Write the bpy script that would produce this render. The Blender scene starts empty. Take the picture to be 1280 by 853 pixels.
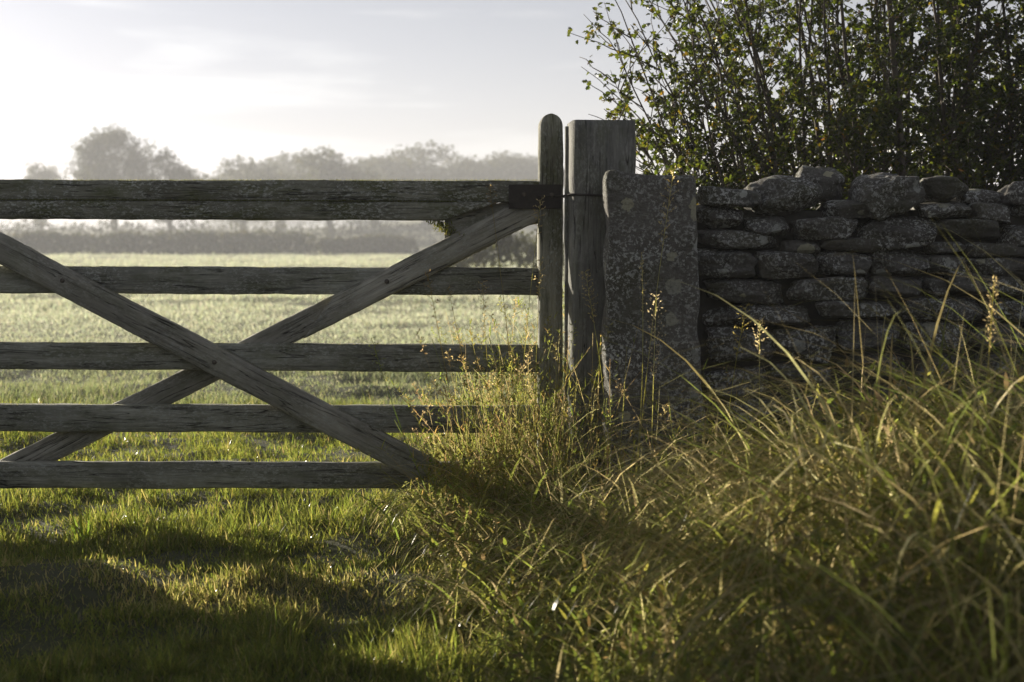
import bpy, math, random
import numpy as np
from mathutils import Vector, Matrix

S = bpy.context.scene
COL = S.collection
random.seed(7)
RNG = np.random.default_rng(11)

# ------------------------------------------------------------------ camera, sky, sun, exposure
F = 1778.0                      # focal length in pixels of the 1280 px wide photograph (50 mm)
CAMZ = 1.10
PITCH = math.atan((426.5 - 288.0) / F)
cd = bpy.data.cameras.new('camera')
cam = bpy.data.objects.new('camera', cd)
COL.objects.link(cam)
cam.location = (0, 0, CAMZ)
cam.rotation_euler = (math.pi / 2 - PITCH, 0, 0)
cd.lens = 50.0
cd.sensor_width = 36.0
cd.clip_start = 0.05
cd.clip_end = 6000
cd.dof.use_dof = True
cd.dof.focus_distance = 5.15
cd.dof.aperture_fstop = 3.6
S.camera = cam

SUN_EL = math.radians(11.0)
SUN_AZ = math.radians(46.0)     # to the left of the view direction
sun_dir = Vector((-math.sin(SUN_AZ) * math.cos(SUN_EL), math.cos(SUN_AZ) * math.cos(SUN_EL), math.sin(SUN_EL)))
sl = bpy.data.lights.new('sun', 'SUN')
sl.energy = 5.0
sl.angle = math.radians(0.5)
sl.color = (1.0, 0.90, 0.74)
so = bpy.data.objects.new('sun', sl)
COL.objects.link(so)
so.rotation_euler = (-sun_dir).to_track_quat('-Z', 'Y').to_euler()

W = bpy.data.worlds.new('World')
S.world = W
W.use_nodes = True
SKY_STRENGTH = 0.05
S.view_settings.view_transform = 'Standard'
S.view_settings.look = 'None'
S.view_settings.gamma = 1
S.view_settings.exposure = 1.1
S.view_settings.use_curve_mapping = False
S.cycles.use_denoising = True
S.cycles.max_bounces = 8
S.cycles.diffuse_bounces = 3
S.cycles.glossy_bounces = 2
S.cycles.transmission_bounces = 4
S.cycles.volume_bounces = 1
S.cycles.transparent_max_bounces = 8
S.cycles.sample_clamp_indirect = 4.0
S.cycles.use_adaptive_sampling = True


# ------------------------------------------------------------------ node helper
class NT:
    def __init__(self, tree):
        self.t = tree
        tree.nodes.clear()

    def n(self, kind, ins=None, **props):
        nd = self.t.nodes.new(kind)
        for k, v in props.items():
            setattr(nd, k, v)
        for k, v in (ins or {}).items():
            sock = nd.inputs[k]
            if isinstance(v, bpy.types.NodeSocket):
                self.t.links.new(v, sock)
            elif isinstance(v, bpy.types.Node):
                self.t.links.new(v.outputs[0], sock)
            else:
                sock.default_value = v
        return nd

    def math(self, op, a, b=0.0, c=0.0, clamp=False):
        return self.n('ShaderNodeMath', {0: a, 1: b, 2: c}, operation=op, use_clamp=clamp).outputs[0]

    def ramp(self, fac, stops, interp='LINEAR'):
        nd = self.n('ShaderNodeValToRGB', {0: fac})
        cr = nd.color_ramp
        cr.interpolation = interp
        while len(cr.elements) < len(stops):
            cr.elements.new(0.5)
        for e, (p, c) in zip(cr.elements, stops):
            e.position = p
            e.color = (c, c, c, 1) if isinstance(c, (int, float)) else (*c, 1)
        return nd.outputs[0]

    def mix(self, fac, a, b, blend='MIX'):
        nd = self.n('ShaderNodeMix', data_type='RGBA', blend_type=blend)
        for sock, v in ((nd.inputs[0], fac), (nd.inputs[6], a), (nd.inputs[7], b)):
            if isinstance(v, bpy.types.NodeSocket):
                self.t.links.new(v, sock)
            else:
                sock.default_value = v if isinstance(v, (int, float)) else (*v, 1)
        return nd.outputs[2]

    def noise(self, vec, scale, detail=4, rough=0.55, dist=0.0):
        return self.n('ShaderNodeTexNoise', {'Vector': vec, 'Scale': scale, 'Detail': detail, 'Roughness': rough, 'Distortion': dist}).outputs[0]

    def mapping(self, vec, scale=(1, 1, 1), loc=(0, 0, 0), rot=(0, 0, 0)):
        return self.n('ShaderNodeMapping', {'Vector': vec, 'Location': loc, 'Scale': scale, 'Rotation': rot}).outputs[0]


# world: low morning sun, thin high veil and a few wisps of cloud
wt = NT(W.node_tree)
sky = wt.n('ShaderNodeTexSky', sky_type='NISHITA', sun_disc=False, sun_elevation=SUN_EL, sun_rotation=-SUN_AZ,
           altitude=50.0, air_density=1.0, dust_density=0.7, ozone_density=1.0)
hs0 = wt.n('ShaderNodeHueSaturation', {'Saturation': 0.30, 'Value': 1.0, 'Color': sky})
hs = wt.n('ShaderNodeMix', data_type='RGBA', blend_type='MULTIPLY')
hs.inputs[0].default_value = 1.0
wt.t.links.new(hs0.outputs[0], hs.inputs[6])
hs.inputs[7].default_value = (0.98, 0.985, 1.13, 1)
hs_c = hs.outputs[2]
g = wt.n('ShaderNodeTexCoord').outputs['Generated']
m1 = wt.mapping(g, scale=(1.6, 1.6, 11.0), rot=(0, 0.03, 0))
w1 = wt.noise(m1, 2.3, 7, 0.55, 0.4)
m2 = wt.mapping(g, scale=(5, 5, 30.0))
w2 = wt.noise(m2, 2.0, 6, 0.6, 0.6)
mask = wt.math('MULTIPLY', wt.ramp(w1, [(0.50, 0), (0.60, 1)]), wt.ramp(w2, [(0.3, 0.35), (0.7, 1)]))
veil = wt.n('ShaderNodeHueSaturation', {'Saturation': 0.3, 'Value': 1.35, 'Color': hs_c})
sk = wt.mix(wt.math('MULTIPLY', mask, 0.75), hs_c, veil.outputs[0])
bg = wt.n('ShaderNodeBackground', {'Color': sk, 'Strength': SKY_STRENGTH})
wt.n('ShaderNodeOutputWorld', {'Surface': bg})


# ------------------------------------------------------------------ small maths
def at(px, py, Y):
    """point of the plane y = Y that the photograph shows at pixel (px, py)"""
    cx, cy = (px - 640) / F, -(py - 426.5) / F
    d = Vector((cx, math.cos(PITCH) + cy * math.sin(PITCH), -math.sin(PITCH) + cy * math.cos(PITCH)))
    return Vector((0, 0, CAMZ)) + d * (Y / d.y)


def _h(ix, iy, iz, seed):
    n = (ix.astype(np.int64) * 374761393 + iy.astype(np.int64) * 668265263 + iz.astype(np.int64) * 2147483647 + seed * 974634777) & 0xFFFFFFFF
    n = ((n ^ (n >> 13)) * 1274126177) & 0xFFFFFFFF
    n = n ^ (n >> 16)
    return (n & 0xFFFFFF) / float(0xFFFFFF)


def vn(x, y, z=None, seed=0):
    x = np.asarray(x, float); y = np.asarray(y, float)
    z = np.zeros_like(x) if z is None else np.asarray(z, float)
    fx, fy, fz = np.floor(x), np.floor(y), np.floor(z)
    tx, ty, tz = x - fx, y - fy, z - fz
    tx, ty, tz = (t * t * (3 - 2 * t) for t in (tx, ty, tz))
    r = 0
    for dx in (0, 1):
        for dy in (0, 1):
            for dz in (0, 1):
                wgt = (tx if dx else 1 - tx) * (ty if dy else 1 - ty) * (tz if dz else 1 - tz)
                r = r + wgt * _h(fx + dx, fy + dy, fz + dz, seed)
    return r


def fbm(x, y, z=None, seed=0, oct=4):
    r, a, s = 0, 0.5, 1.0
    for i in range(oct):
        r = r + a * (vn(np.asarray(x) * s, np.asarray(y) * s, None if z is None else np.asarray(z) * s, seed + i * 17) - 0.5)
        a *= 0.5; s *= 2.03
    return r


def sstep(a, b, x):
    t = np.clip((np.asarray(x, float) - a) / (b - a), 0, 1)
    return t * t * (3 - 2 * t)


def H(x, y):
    """height of the ground"""
    x = np.asarray(x, float); y = np.asarray(y, float)
    z = -0.0105 * np.clip(y - 8, 0, 150)
    z = z + 7.0 * sstep(170, 330, y) * sstep(-60, 20, x) + 3.0 * sstep(200, 420, y)
    z = z + fbm(x * 0.22, y * 0.22, seed=3) * 0.5 * sstep(9, 30, y)
    near = 1 - sstep(9, 16, y)
    bank = 0.24 * sstep(-0.25, 0.75, x - 0.10 * (5.2 - y)) * (1 - sstep(5.6, 6.6, y))
    track = 0.03 * np.exp(-((y - 4.45 - 0.12 * np.sin(x * 1.7)) / 0.2) ** 2) - 0.03 * np.exp(-((y - 4.8) / 0.16) ** 2)
    z = z + near * (bank + track * (1 - sstep(-0.2, 0.5, x)) + fbm(x * 1.9, y * 1.9, seed=5) * 0.13 + fbm(x * 6, y * 6, seed=8) * 0.05)
    return z


# ------------------------------------------------------------------ object helpers
def link(o, parent=None):
    COL.objects.link(o)
    if parent is not None:
        o.parent = parent
    return o


def tag(o, label=None, cat=None, group=None, kind=None):
    if label: o['label'] = label
    if cat: o['category'] = cat
    if group: o['group'] = group
    if kind: o['kind'] = kind
    return o


def thing(name, label, cat, loc=(0, 0, 0), group=None):
    o = bpy.data.objects.new(name, None)
    o.empty_display_size = 0.1
    link(o)
    o.location = loc
    return tag(o, label, cat, group)


def mesh_np(name, V, faces_list, mat, smooth=False, tint=None):
    """V (n,3); faces_list: list of int arrays (m,k)"""
    me = bpy.data.meshes.new(name)
    V = np.asarray(V, np.float32)
    me.vertices.add(len(V))
    me.vertices.foreach_set('co', V.ravel())
    loops = np.concatenate([f.ravel() for f in faces_list]).astype(np.int32)
    sizes = np.concatenate([np.full(len(f), f.shape[1], np.int32) for f in faces_list])
    starts = np.concatenate([[0], np.cumsum(sizes)[:-1]]).astype(np.int32)
    me.loops.add(len(loops))
    me.loops.foreach_set('vertex_index', loops)
    me.polygons.add(len(sizes))
    me.polygons.foreach_set('loop_start', starts)
    try:
        me.polygons.foreach_set('loop_total', sizes)
    except Exception:
        pass
    if smooth:
        me.polygons.foreach_set('use_smooth', np.ones(len(sizes), bool))
    me.update(calc_edges=True)
    me.validate()
    if tint is not None:
        a = me.attributes.new('tint', 'FLOAT_COLOR', 'POINT')
        c = np.ones((len(V), 4), np.float32)
        c[:, :3] = tint
        a.data.foreach_set('color', c.ravel())
    if mat: me.materials.append(mat)
    return me


class MB:
    """collects pieces into one mesh"""
    def __init__(self):
        self.V = []; self.Fq = []; self.Ft = []; self.T = []; self.n = 0

    def add(self, V, quads=None, tris=None, tint=None):
        V = np.asarray(V, float)
        if quads is not None and len(quads): self.Fq.append(np.asarray(quads) + self.n)
        if tris is not None and len(tris): self.Ft.append(np.asarray(tris) + self.n)
        self.V.append(V)
        if tint is not None:
            self.T.append(np.broadcast_to(np.asarray(tint, float), (len(V), 3)))
        self.n += len(V)

    def tube(self, P, R, k=6, tint=None):
        P = np.asarray(P, float); R = np.broadcast_to(np.asarray(R, float), (len(P),))
        T = np.gradient(P, axis=0)
        T /= np.linalg.norm(T, axis=1)[:, None] + 1e-9
        ref = np.array([0.0, 0, 1.0]) if abs(T[0, 2]) < 0.9 else np.array([1.0, 0, 0])
        U = np.cross(T, ref); U /= np.linalg.norm(U, axis=1)[:, None] + 1e-9
        B = np.cross(T, U)
        a = np.arange(k) * 2 * math.pi / k
        V = P[:, None, :] + R[:, None, None] * (np.cos(a)[None, :, None] * U[:, None, :] + np.sin(a)[None, :, None] * B[:, None, :])
        n = len(P)
        i = np.arange(n - 1)[:, None] * k; j = np.arange(k)[None, :]; j2 = (j + 1) % k
        q = np.stack([i + j, i + j2, i + k + j2, i + k + j], -1).reshape(-1, 4)
        V = V.reshape(-1, 3)
        # caps
        V = np.vstack([V, P[0], P[-1]])
        jj = np.arange(k)
        t0 = np.stack([np.full(k, n * k), (jj + 1) % k, jj], -1)
        t1 = np.stack([np.full(k, n * k + 1), (n - 1) * k + jj, (n - 1) * k + (jj + 1) % k], -1)
        self.add(V, q, np.vstack([t0, t1]), tint)

    def build(self, name, mat, parent=None, smooth=True):
        V = np.vstack(self.V)
        fl = []
        if self.Fq: fl.append(np.vstack(self.Fq))
        if self.Ft: fl.append(np.vstack(self.Ft))
        me = mesh_np(name, V, fl, mat, smooth, np.vstack(self.T) if self.T else None)
        return link(bpy.data.objects.new(name, me), parent)


def obj(name, me, parent=None, loc=None, rot=None):
    o = bpy.data.objects.new(name, me)
    link(o, parent)
    if loc is not None: o.location = loc
    if rot is not None: o.rotation_euler = rot
    return o


# ------------------------------------------------------------------ materials
def new_mat(name):
    m = bpy.data.materials.new(name)
    m.use_nodes = True
    return m, NT(m.node_tree)


def out(t, bsdf, disp=None):
    t.n('ShaderNodeOutputMaterial', {'Surface': bsdf})


def wood_mat(name, dark, light, lichen=0.4, moss=0.2, bump=0.6):
    m, t = new_mat(name)
    tc = t.n('ShaderNodeTexCoord').outputs['Object']
    rnd = t.n('ShaderNodeObjectInfo').outputs['Random']
    off = t.n('ShaderNodeCombineXYZ', {0: t.math('MULTIPLY', rnd, 37.0), 1: t.math('MULTIPLY', rnd, 11.0), 2: t.math('MULTIPLY', rnd, 53.0)})
    v = t.n('ShaderNodeVectorMath', {0: tc, 1: off}, operation='ADD').outputs[0]
    g1 = t.noise(t.mapping(v, (1.2, 16, 16)), 3.0, 9, 0.68, 0.5)
    g2 = t.noise(t.mapping(v, (3.0, 60, 60)), 4.0, 6, 0.6, 0.2)
    big = t.noise(v, 3.2, 5, 0.6)
    # splits along the grain
    cr = t.noise(t.mapping(v, (0.9, 22, 22)), 2.0, 4, 0.5, 0.8)
    crack = t.ramp(t.math('ABSOLUTE', t.math('SUBTRACT', cr, 0.5)), [(0.0, 1), (0.016, 0)])
    crack = t.math('MULTIPLY', crack, t.ramp(t.noise(t.mapping(v, (2, 6, 6)), 2.5, 3), [(0.42, 0), (0.55, 1)]))
    g = t.math('ADD', t.math('MULTIPLY', g1, 0.65), t.math('MULTIPLY', g2, 0.35))
    col = t.ramp(g, [(0.33, dark), (0.5, [(a + b) / 2 for a, b in zip(dark, light)]), (0.66, light)])
    col = t.mix(t.ramp(big, [(0.38, 0.6), (0.62, 0.0)]), col, [c * 0.55 for c in dark])
    # algae / moss
    ms = t.noise(t.mapping(v, (2.0, 5, 5)), 3.0, 6, 0.65)
    mmask = t.math('MULTIPLY', t.ramp(ms, [(0.46, 0), (0.62, 1)]), moss)
    col = t.mix(mmask, col, (0.075, 0.085, 0.022))
    # pale crusty lichen: flecks drawn out along the grain
    l1 = t.noise(t.mapping(v, (24, 52, 52)), 2.6, 9, 0.75)
    l2 = t.noise(t.mapping(v, (2.0, 5, 5)), 2.4, 4, 0.6)
    lm = t.math('MULTIPLY', t.ramp(l1, [(0.51, 0), (0.56, 1)]), t.ramp(l2, [(0.38, 0.06), (0.58, 1)]))
    lm = t.math('MULTIPLY', lm, lichen)
    col = t.mix(lm, col, (0.46, 0.47, 0.42))
    col = t.mix(crack, col, (0.008, 0.007, 0.006))
    hgt = t.math('ADD', t.math('MULTIPLY', g, 0.8), t.math('MULTIPLY', lm, 0.25))
    hgt = t.math('SUBTRACT', hgt, t.math('MULTIPLY', crack, 0.8))
    bp = t.n('ShaderNodeBump', {'Strength': bump, 'Distance': 0.006, 'Height': hgt})
    b = t.n('ShaderNodeBsdfPrincipled', {'Base Color': col, 'Roughness': 0.78, 'Specular IOR Level': 0.3, 'Normal': bp})
    out(t, b)
    return m


def stone_mat(name, base=(0.17, 0.16, 0.145), lichen=0.8, moss=0.5, lscale=1.0, patch=(0.45, 0.56)):
    m, t = new_mat(name)
    tc = t.n('ShaderNodeTexCoord').outputs['Object']
    rnd = t.n('ShaderNodeObjectInfo').outputs['Random']
    off = t.n('ShaderNodeCombineXYZ', {0: t.math('MULTIPLY', rnd, 37.0), 1: t.math('MULTIPLY', rnd, 71.0), 2: t.math('MULTIPLY', rnd, 53.0)})
    v = t.n('ShaderNodeVectorMath', {0: tc, 1: off}, operation='ADD').outputs[0]
    n1 = t.noise(v, 6, 8, 0.62)
    n2 = t.noise(t.mapping(v, (1, 1, 2.2)), 28, 8, 0.7)
    n3 = t.noise(v, 90, 5, 0.7)
    tone = t.math('ADD', t.math('MULTIPLY', n1, 0.55), t.math('MULTIPLY', n2, 0.45))
    dk = [c * 0.38 for c in base]; lt = [c * 1.5 for c in base]
    col = t.ramp(tone, [(0.34, dk), (0.5, base), (0.68, lt)])
    col = t.mix(t.ramp(rnd, [(0, 0.0), (1, 0.35)]), col, (0.10, 0.088, 0.066), 'MIX')
    ms = t.noise(v, 7.0, 6, 0.65)
    col = t.mix(t.math('MULTIPLY', t.ramp(ms, [(0.48, 0), (0.66, 1)]), moss), col, (0.065, 0.068, 0.022))
    # white and grey lichen crusts
    l1 = t.noise(v, 75 * lscale, 9, 0.74)
    l2 = t.noise(v, 5.0 * lscale, 5, 0.62)
    lm = t.math('MULTIPLY', t.ramp(l1, [(0.52, 0), (0.55, 1)]), t.ramp(l2, [(patch[0], 0.06), (patch[1], 1)]))
    col = t.mix(t.math('MULTIPLY', lm, lichen), col, (0.62, 0.63, 0.59))
    wv = t.n('ShaderNodeVectorMath', {0: v, 1: t.n('ShaderNodeVectorMath', {0: t.n('ShaderNodeTexNoise', {'Vector': v, 'Scale': 55.0, 'Detail': 4.0}).outputs[1], 3: 0.03}, operation='SCALE')}, operation='ADD').outputs[0]
    ros = t.n('ShaderNodeTexVoronoi', {'Vector': wv, 'Scale': 13.0, 'Randomness': 1.0})
    rc = t.n('ShaderNodeSeparateColor', {0: ros.outputs['Color']}).outputs
    lim_ = t.math('MULTIPLY', t.math('SUBTRACT', rc[0], 0.45), 0.75)
    rmask = t.ramp(t.math('SUBTRACT', lim_, ros.outputs['Distance']), [(0.0, 0), (0.03, 1)])
    rmask = t.math('MULTIPLY', rmask, t.ramp(l1, [(0.34, 0.3), (0.48, 1)]))
    col = t.mix(t.math('MULTIPLY', rmask, lichen * 0.9), col, t.ramp(rc[1], [(0.0, (0.50, 0.51, 0.47)), (0.6, (0.30, 0.31, 0.27)), (1.0, (0.42, 0.40, 0.27))]))
    vo = t.n('ShaderNodeTexVoronoi', {'Vector': v, 'Scale': 60.0, 'Randomness': 1.0}).outputs[0]
    sp = t.math('MULTIPLY', t.ramp(vo, [(0.16, 1), (0.25, 0)]), t.ramp(n2, [(0.5, 0), (0.6, 1)]))
    col = t.mix(t.math('MULTIPLY', sp, lichen * 0.7), col, (0.40, 0.41, 0.37))
    hgt = t.math('ADD', t.math('ADD', n1, t.math('MULTIPLY', n2, 0.55)), t.math('MULTIPLY', n3, 0.16))
    hgt = t.math('ADD', hgt, t.math('MULTIPLY', lm, 0.06))
    bp = t.n('ShaderNodeBump', {'Strength': 0.85, 'Distance': 0.03, 'Height': hgt})
    b = t.n('ShaderNodeBsdfPrincipled', {'Base Color': col, 'Roughness': 0.88, 'Specular IOR Level': 0.25, 'Normal': bp})
    out(t, b)
    return m


def leaf_mat(name, trans=0.5, gloss=0.12, rough=0.35, gain=1.0, tcol=(1.15, 1.1, 0.55), refl=0.6):
    """thin leaf or blade: colour comes from the per-blade attribute 'tint'"""
    m, t = new_mat(name)
    c = t.n('ShaderNodeAttribute', attribute_name='tint').outputs['Color']
    nz = t.noise(t.n('ShaderNodeTexCoord').outputs['Object'], 40, 3)
    c = t.mix(1.0, c, t.ramp(nz, [(0.3, 0.75 * gain), (0.7, 1.2 * gain)]), 'MULTIPLY')
    c2 = t.mix(1.0, c, tcol, 'MULTIPLY')
    d = t.n('ShaderNodeBsdfDiffuse', {'Color': t.mix(1.0, c, (refl, refl, refl), 'MULTIPLY')})
    tr = t.n('ShaderNodeBsdfTranslucent', {'Color': c2})
    mx = t.n('ShaderNodeMixShader', {0: trans, 1: d, 2: tr})
    gl = t.n('ShaderNodeBsdfGlossy', {'Color': (1, 1, 1, 1), 'Roughness': rough})
    fr = t.n('ShaderNodeFresnel', {'IOR': 1.4})
    fac = t.math('MULTIPLY', fr, gloss, clamp=True)
    out(t, t.n('ShaderNodeMixShader', {0: fac, 1: mx, 2: gl}))
    return m


def plain_mat(name, c, rough=0.8, noise=0.3, scale=20, metallic=0.0):
    m, t = new_mat(name)
    nz = t.noise(t.n('ShaderNodeTexCoord').outputs['Object'], scale, 6, 0.65)
    col = t.ramp(nz, [(0.3, [x * (1 - noise) for x in c]), (0.7, [x * (1 + noise) for x in c])])
    bp = t.n('ShaderNodeBump', {'Strength': 0.5, 'Distance': 0.004, 'Height': nz})
    out(t, t.n('ShaderNodeBsdfPrincipled', {'Base Color': col, 'Roughness': rough, 'Metallic': metallic, 'Normal': bp}))
    return m


def ground_mat():
    m, t = new_mat('turf_soil')
    p = t.n('ShaderNodeNewGeometry').outputs['Position']
    n1 = t.noise(p, 1.3, 6, 0.6)
    n2 = t.noise(p, 14, 6, 0.7)
    g = t.math('ADD', t.math('MULTIPLY', n1, 0.5), t.math('MULTIPLY', n2, 0.5))
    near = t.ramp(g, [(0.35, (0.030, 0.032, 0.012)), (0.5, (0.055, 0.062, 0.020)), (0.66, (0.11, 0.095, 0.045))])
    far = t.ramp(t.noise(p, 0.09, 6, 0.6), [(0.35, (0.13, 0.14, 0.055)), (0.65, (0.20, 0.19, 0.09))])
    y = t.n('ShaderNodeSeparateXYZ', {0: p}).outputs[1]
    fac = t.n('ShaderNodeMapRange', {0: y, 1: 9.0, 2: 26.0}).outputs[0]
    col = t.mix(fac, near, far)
    bp = t.n('ShaderNodeBump', {'Strength': 0.7, 'Distance': 0.03, 'Height': n2})
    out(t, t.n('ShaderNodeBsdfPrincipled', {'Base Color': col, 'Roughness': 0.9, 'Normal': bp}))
    return m


M_rail = wood_mat('weathered_rail_wood', (0.145, 0.145, 0.115), (0.48, 0.48, 0.40), 0.75, 0.5, 0.9)
M_top = wood_mat('mossy_top_rail_wood', (0.105, 0.104, 0.072), (0.40, 0.395, 0.305), 0.95, 0.85, 0.9)
M_brace = wood_mat('bare_brace_wood', (0.22, 0.21, 0.172), (0.52, 0.50, 0.42), 0.45, 0.35, 0.9)
M_post = wood_mat('grey_post_wood', (0.10, 0.099, 0.088), (0.31, 0.305, 0.27), 0.3, 0.35, 0.9)
M_stile = wood_mat('lichened_stile_wood', (0.155, 0.152, 0.112), (0.45, 0.44, 0.34), 0.95, 0.6, 0.9)
M_slab = stone_mat('lichened_upright_stone', (0.135, 0.130, 0.118), 0.95, 0.45, 1.15, (0.38, 0.64))
M_stone = stone_mat('dry_stone', (0.098, 0.094, 0.085), 0.9, 0.45, 1.1, (0.42, 0.62))
M_core = plain_mat('wall_fill', (0.05, 0.046, 0.038), 0.95, 0.4, 14)
M_iron = plain_mat('dark_rusty_iron', (0.030, 0.024, 0.020), 0.7, 0.4, 60, 0.3)
M_bark = plain_mat('shrub_bark', (0.075, 0.06, 0.042), 0.85, 0.4, 50)
M_tbark = plain_mat('far_tree_bark', (0.06, 0.05, 0.04), 0.9, 0.3, 6)
M_ground = ground_mat()
M_grass = leaf_mat('turf_blades', 0.65, 0.010, 0.15, 2.7, (1.2, 1.1, 0.66))
M_field = leaf_mat('dewy_misted_field_blades', 0.6, 0.02, 0.5, 2.2, (1.02, 1.01, 0.92), 0.9)
M_long = leaf_mat('long_grass_blades', 0.64, 0.013, 0.18, 2.6, (1.22, 1.16, 0.85), 0.36)
M_leaf = leaf_mat('shrub_leaves', 0.62, 0.08, 0.35, 1.1, (1.15, 1.1, 0.5), 0.6)
M_far = leaf_mat('far_foliage', 0.35, 0.1, 0.6)
M_moss = leaf_mat('moss_leaves', 0.45, 0.1, 0.6)

# ------------------------------------------------------------------ ground
def axis(lo, hi, dense_lo, dense_hi, step, grow):
    a = list(np.arange(dense_lo, dense_hi, step))
    s = step; p = a[-1]
    while p < hi:
        s *= grow; p += s; a.append(min(p, hi))
    s = step; p = a[0]; b = []
    while p > lo:
        s *= grow; p -= s; b.append(max(p, lo))
    return np.array(b[::-1] + a)


gx = axis(-900, 900, -3.2, 3.2, 0.06, 1.12)
gy = axis(-60, 1300, 2.0, 8.0, 0.06, 1.07)
X, Y = np.meshgrid(gx, gy)
V = np.stack([X, Y, H(X, Y)], -1).reshape(-1, 3)
nx, ny = len(gx), len(gy)
i = (np.arange(ny - 1)[:, None] * nx + np.arange(nx - 1)[None, :]).ravel()
Q = np.stack([i, i + 1, i + nx + 1, i + nx], -1)
ground = obj('ground', mesh_np('ground', V, [Q], M_ground, True))
tag(ground, kind='structure')


# ------------------------------------------------------------------ planks
def plank_mesh(name, L, h, d, mat, cut0=0.0, cut1=0.0, seed=0, rough=1.0, ch=0.006, round_top=False):
    """length along x (centred), height z, depth y; ends cut aslant by cut*z"""
    n = max(8, int(L / 0.03))
    xs = np.linspace(-L / 2, L / 2, n)
    if round_top:
        xs = np.concatenate([xs[xs < L / 2 - h / 2 - 0.005], L / 2 - h / 2 + (h / 2) * np.sin(np.linspace(0, math.pi / 2, 12))])
        n = len(xs)
    hz, hy = h / 2, d / 2
    prof = []
    for (sy, sz) in ((-1, -1), (-1, 1), (1, 1), (1, -1)):
        c = [(sy * (hy - ch), sz * hz), (sy * hy, sz * (hz - ch))]
        if (sy, sz) in ((-1, 1), (1, -1)): c = c[::-1]
        prof.append(c)
    # front face edges get two extra points so that the face can undulate
    P = []
    P += [prof[0][0], prof[0][1]]
    P += [(-hy, -hz * 0.33), (-hy, hz * 0.33)]
    P += [prof[1][0], prof[1][1], prof[2][0], prof[2][1], prof[3][0], prof[3][1]]
    P = np.array(P)
    k = len(P)
    A = xs[:, None] + 0 * P[None, :, 0]
    Yy = np.repeat(P[None, :, 0], n, 0); Z = np.repeat(P[None, :, 1], n, 0)
    t = (xs + L / 2)[:, None]
    ids = np.arange(k)[None, :]
    Yy = Yy + rough * 0.006 * (vn(t * 6 + 0 * ids, ids * 1.0 + 0 * t, seed=seed) - 0.5)
    Z = Z + rough * 0.004 * (vn(t * 5 + 0 * ids, np.floor(ids / 2) * 1.0 + 0 * t, seed=seed + 5) - 0.5)
    Z = Z + rough * 0.003 * (vn(t * 26 + 0 * ids, ids * 1.0 + 0 * t, seed=seed + 9) - 0.5)
    u = t / L
    A = A + (1 - u) * cut0 * Z + u * cut1 * Z
    if round_top:       # the +x end is rounded off in the x-z plane
        r = hz
        e = A - (L / 2 - r)
        msk = e > 0
        lim = np.sqrt(np.clip(r * r - np.clip(e, 0, r * 0.995) ** 2, 0, None)) / r
        Z = np.where(msk, Z * lim, Z)
    V = np.stack([A, Yy, Z], -1).reshape(-1, 3)
    i = np.arange(n - 1)[:, None] * k; j = np.arange(k)[None, :]; j2 = (j + 1) % k
    q = np.stack([i + j, i + k + j, i + k + j2, i + j2], -1).reshape(-1, 4)
    V = np.vstack([V, V[:k].mean(0), V[-k:].mean(0)])
    jj = np.arange(k)
    t0 = np.stack([np.full(k, n * k), jj, (jj + 1) % k], -1)
    t1 = np.stack([np.full(k, n * k + 1), (n - 1) * k + (jj + 1) % k, (n - 1) * k + jj], -1)
    return mesh_np(name, V, [q, np.vstack([t0, t1])], mat, False)


def plank(name, parent, a, b, hpx, Yf, d, mat, cut0=0.0, cut1=0.0, seed=0, **kw):
    """a, b: pixel positions of the middle of the two ends; front face on y = Yf"""
    A, B = at(a[0], a[1], Yf), at(b[0], b[1], Yf)
    L = (B - A).length
    h = hpx / F * Yf
    me = plank_mesh(name, L, h, d, mat, cut0, cut1, seed, **kw)
    o = obj(name, me, parent)
    c = (A + B) / 2
    org = parent.location if parent else Vector()
    o.location = Vector((c.x, Yf + d / 2, c.z)) - org
    o.rotation_euler = (0, -math.atan2(B.z - A.z, B.x - A.x), 0)
    return o


def vert_plank(name, parent, pxl, pxr, ytop, zbot, Yf, d, mat, seed=0, **kw):
    a, b = at(pxl, ytop, Yf), at(pxr, ytop, Yf)
    L = a.z - zbot
    me = plank_mesh(name, L, b.x - a.x, d, mat, 0, 0, seed, **kw)
    o = obj(name, me, parent)
    org = parent.location if parent else Vector()
    o.location = Vector(((a.x + b.x) / 2, Yf + d / 2, (a.z + zbot) / 2)) - org
    o.rotation_euler = (0, -math.pi / 2, 0)
    return o


# ------------------------------------------------------------------ the gate
GY = 5.27
gate = thing('field_gate', 'weathered five bar timber field gate with crossed diagonal braces, closed', 'gate', (-1.1, GY, 0))
LX = -132       # px of the hanging stile, outside the photograph
# top rail: a deep upper bar with a thinner tongue below that is cut away aslant near the stile
top = plank('top_rail', gate, (LX, 237.5), (676, 239.5), 26, GY - 0.025, 0.075, M_top, seed=1)
low = plank('top_rail_tongue', gate, (LX, 261.5), (588, 264.5), 23, GY - 0.036, 0.078, M_top, cut1=3.0, seed=2)
for (l, r, hh, s, mt) in (((LX, 349.0), (676, 352.5), 34, 3, M_rail), ((LX, 444.2), (676, 448.7), 34, 4, M_rail),
                          ((LX, 522.7), (676, 525.3), 34, 5, M_rail), ((LX, 594.2), (676, 595.5), 33, 6, M_rail)):
    plank('rail', gate, l, r, hh, GY, 0.045, mt, seed=s)
plank('brace', gate, (-92, 263.5), (536, 591), 34.5, GY - 0.044, 0.042, M_brace, cut0=-1.7, cut1=0.35, seed=11)['label'] = 'front diagonal brace running down to the right'
plank('brace', gate, (398, 397), (684, 252), 32, GY - 0.021, 0.034, M_brace, cut0=1.9, cut1=0.5, seed=12)['label'] = 'short brace rising to the latch stile in front of the second rail'
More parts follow.
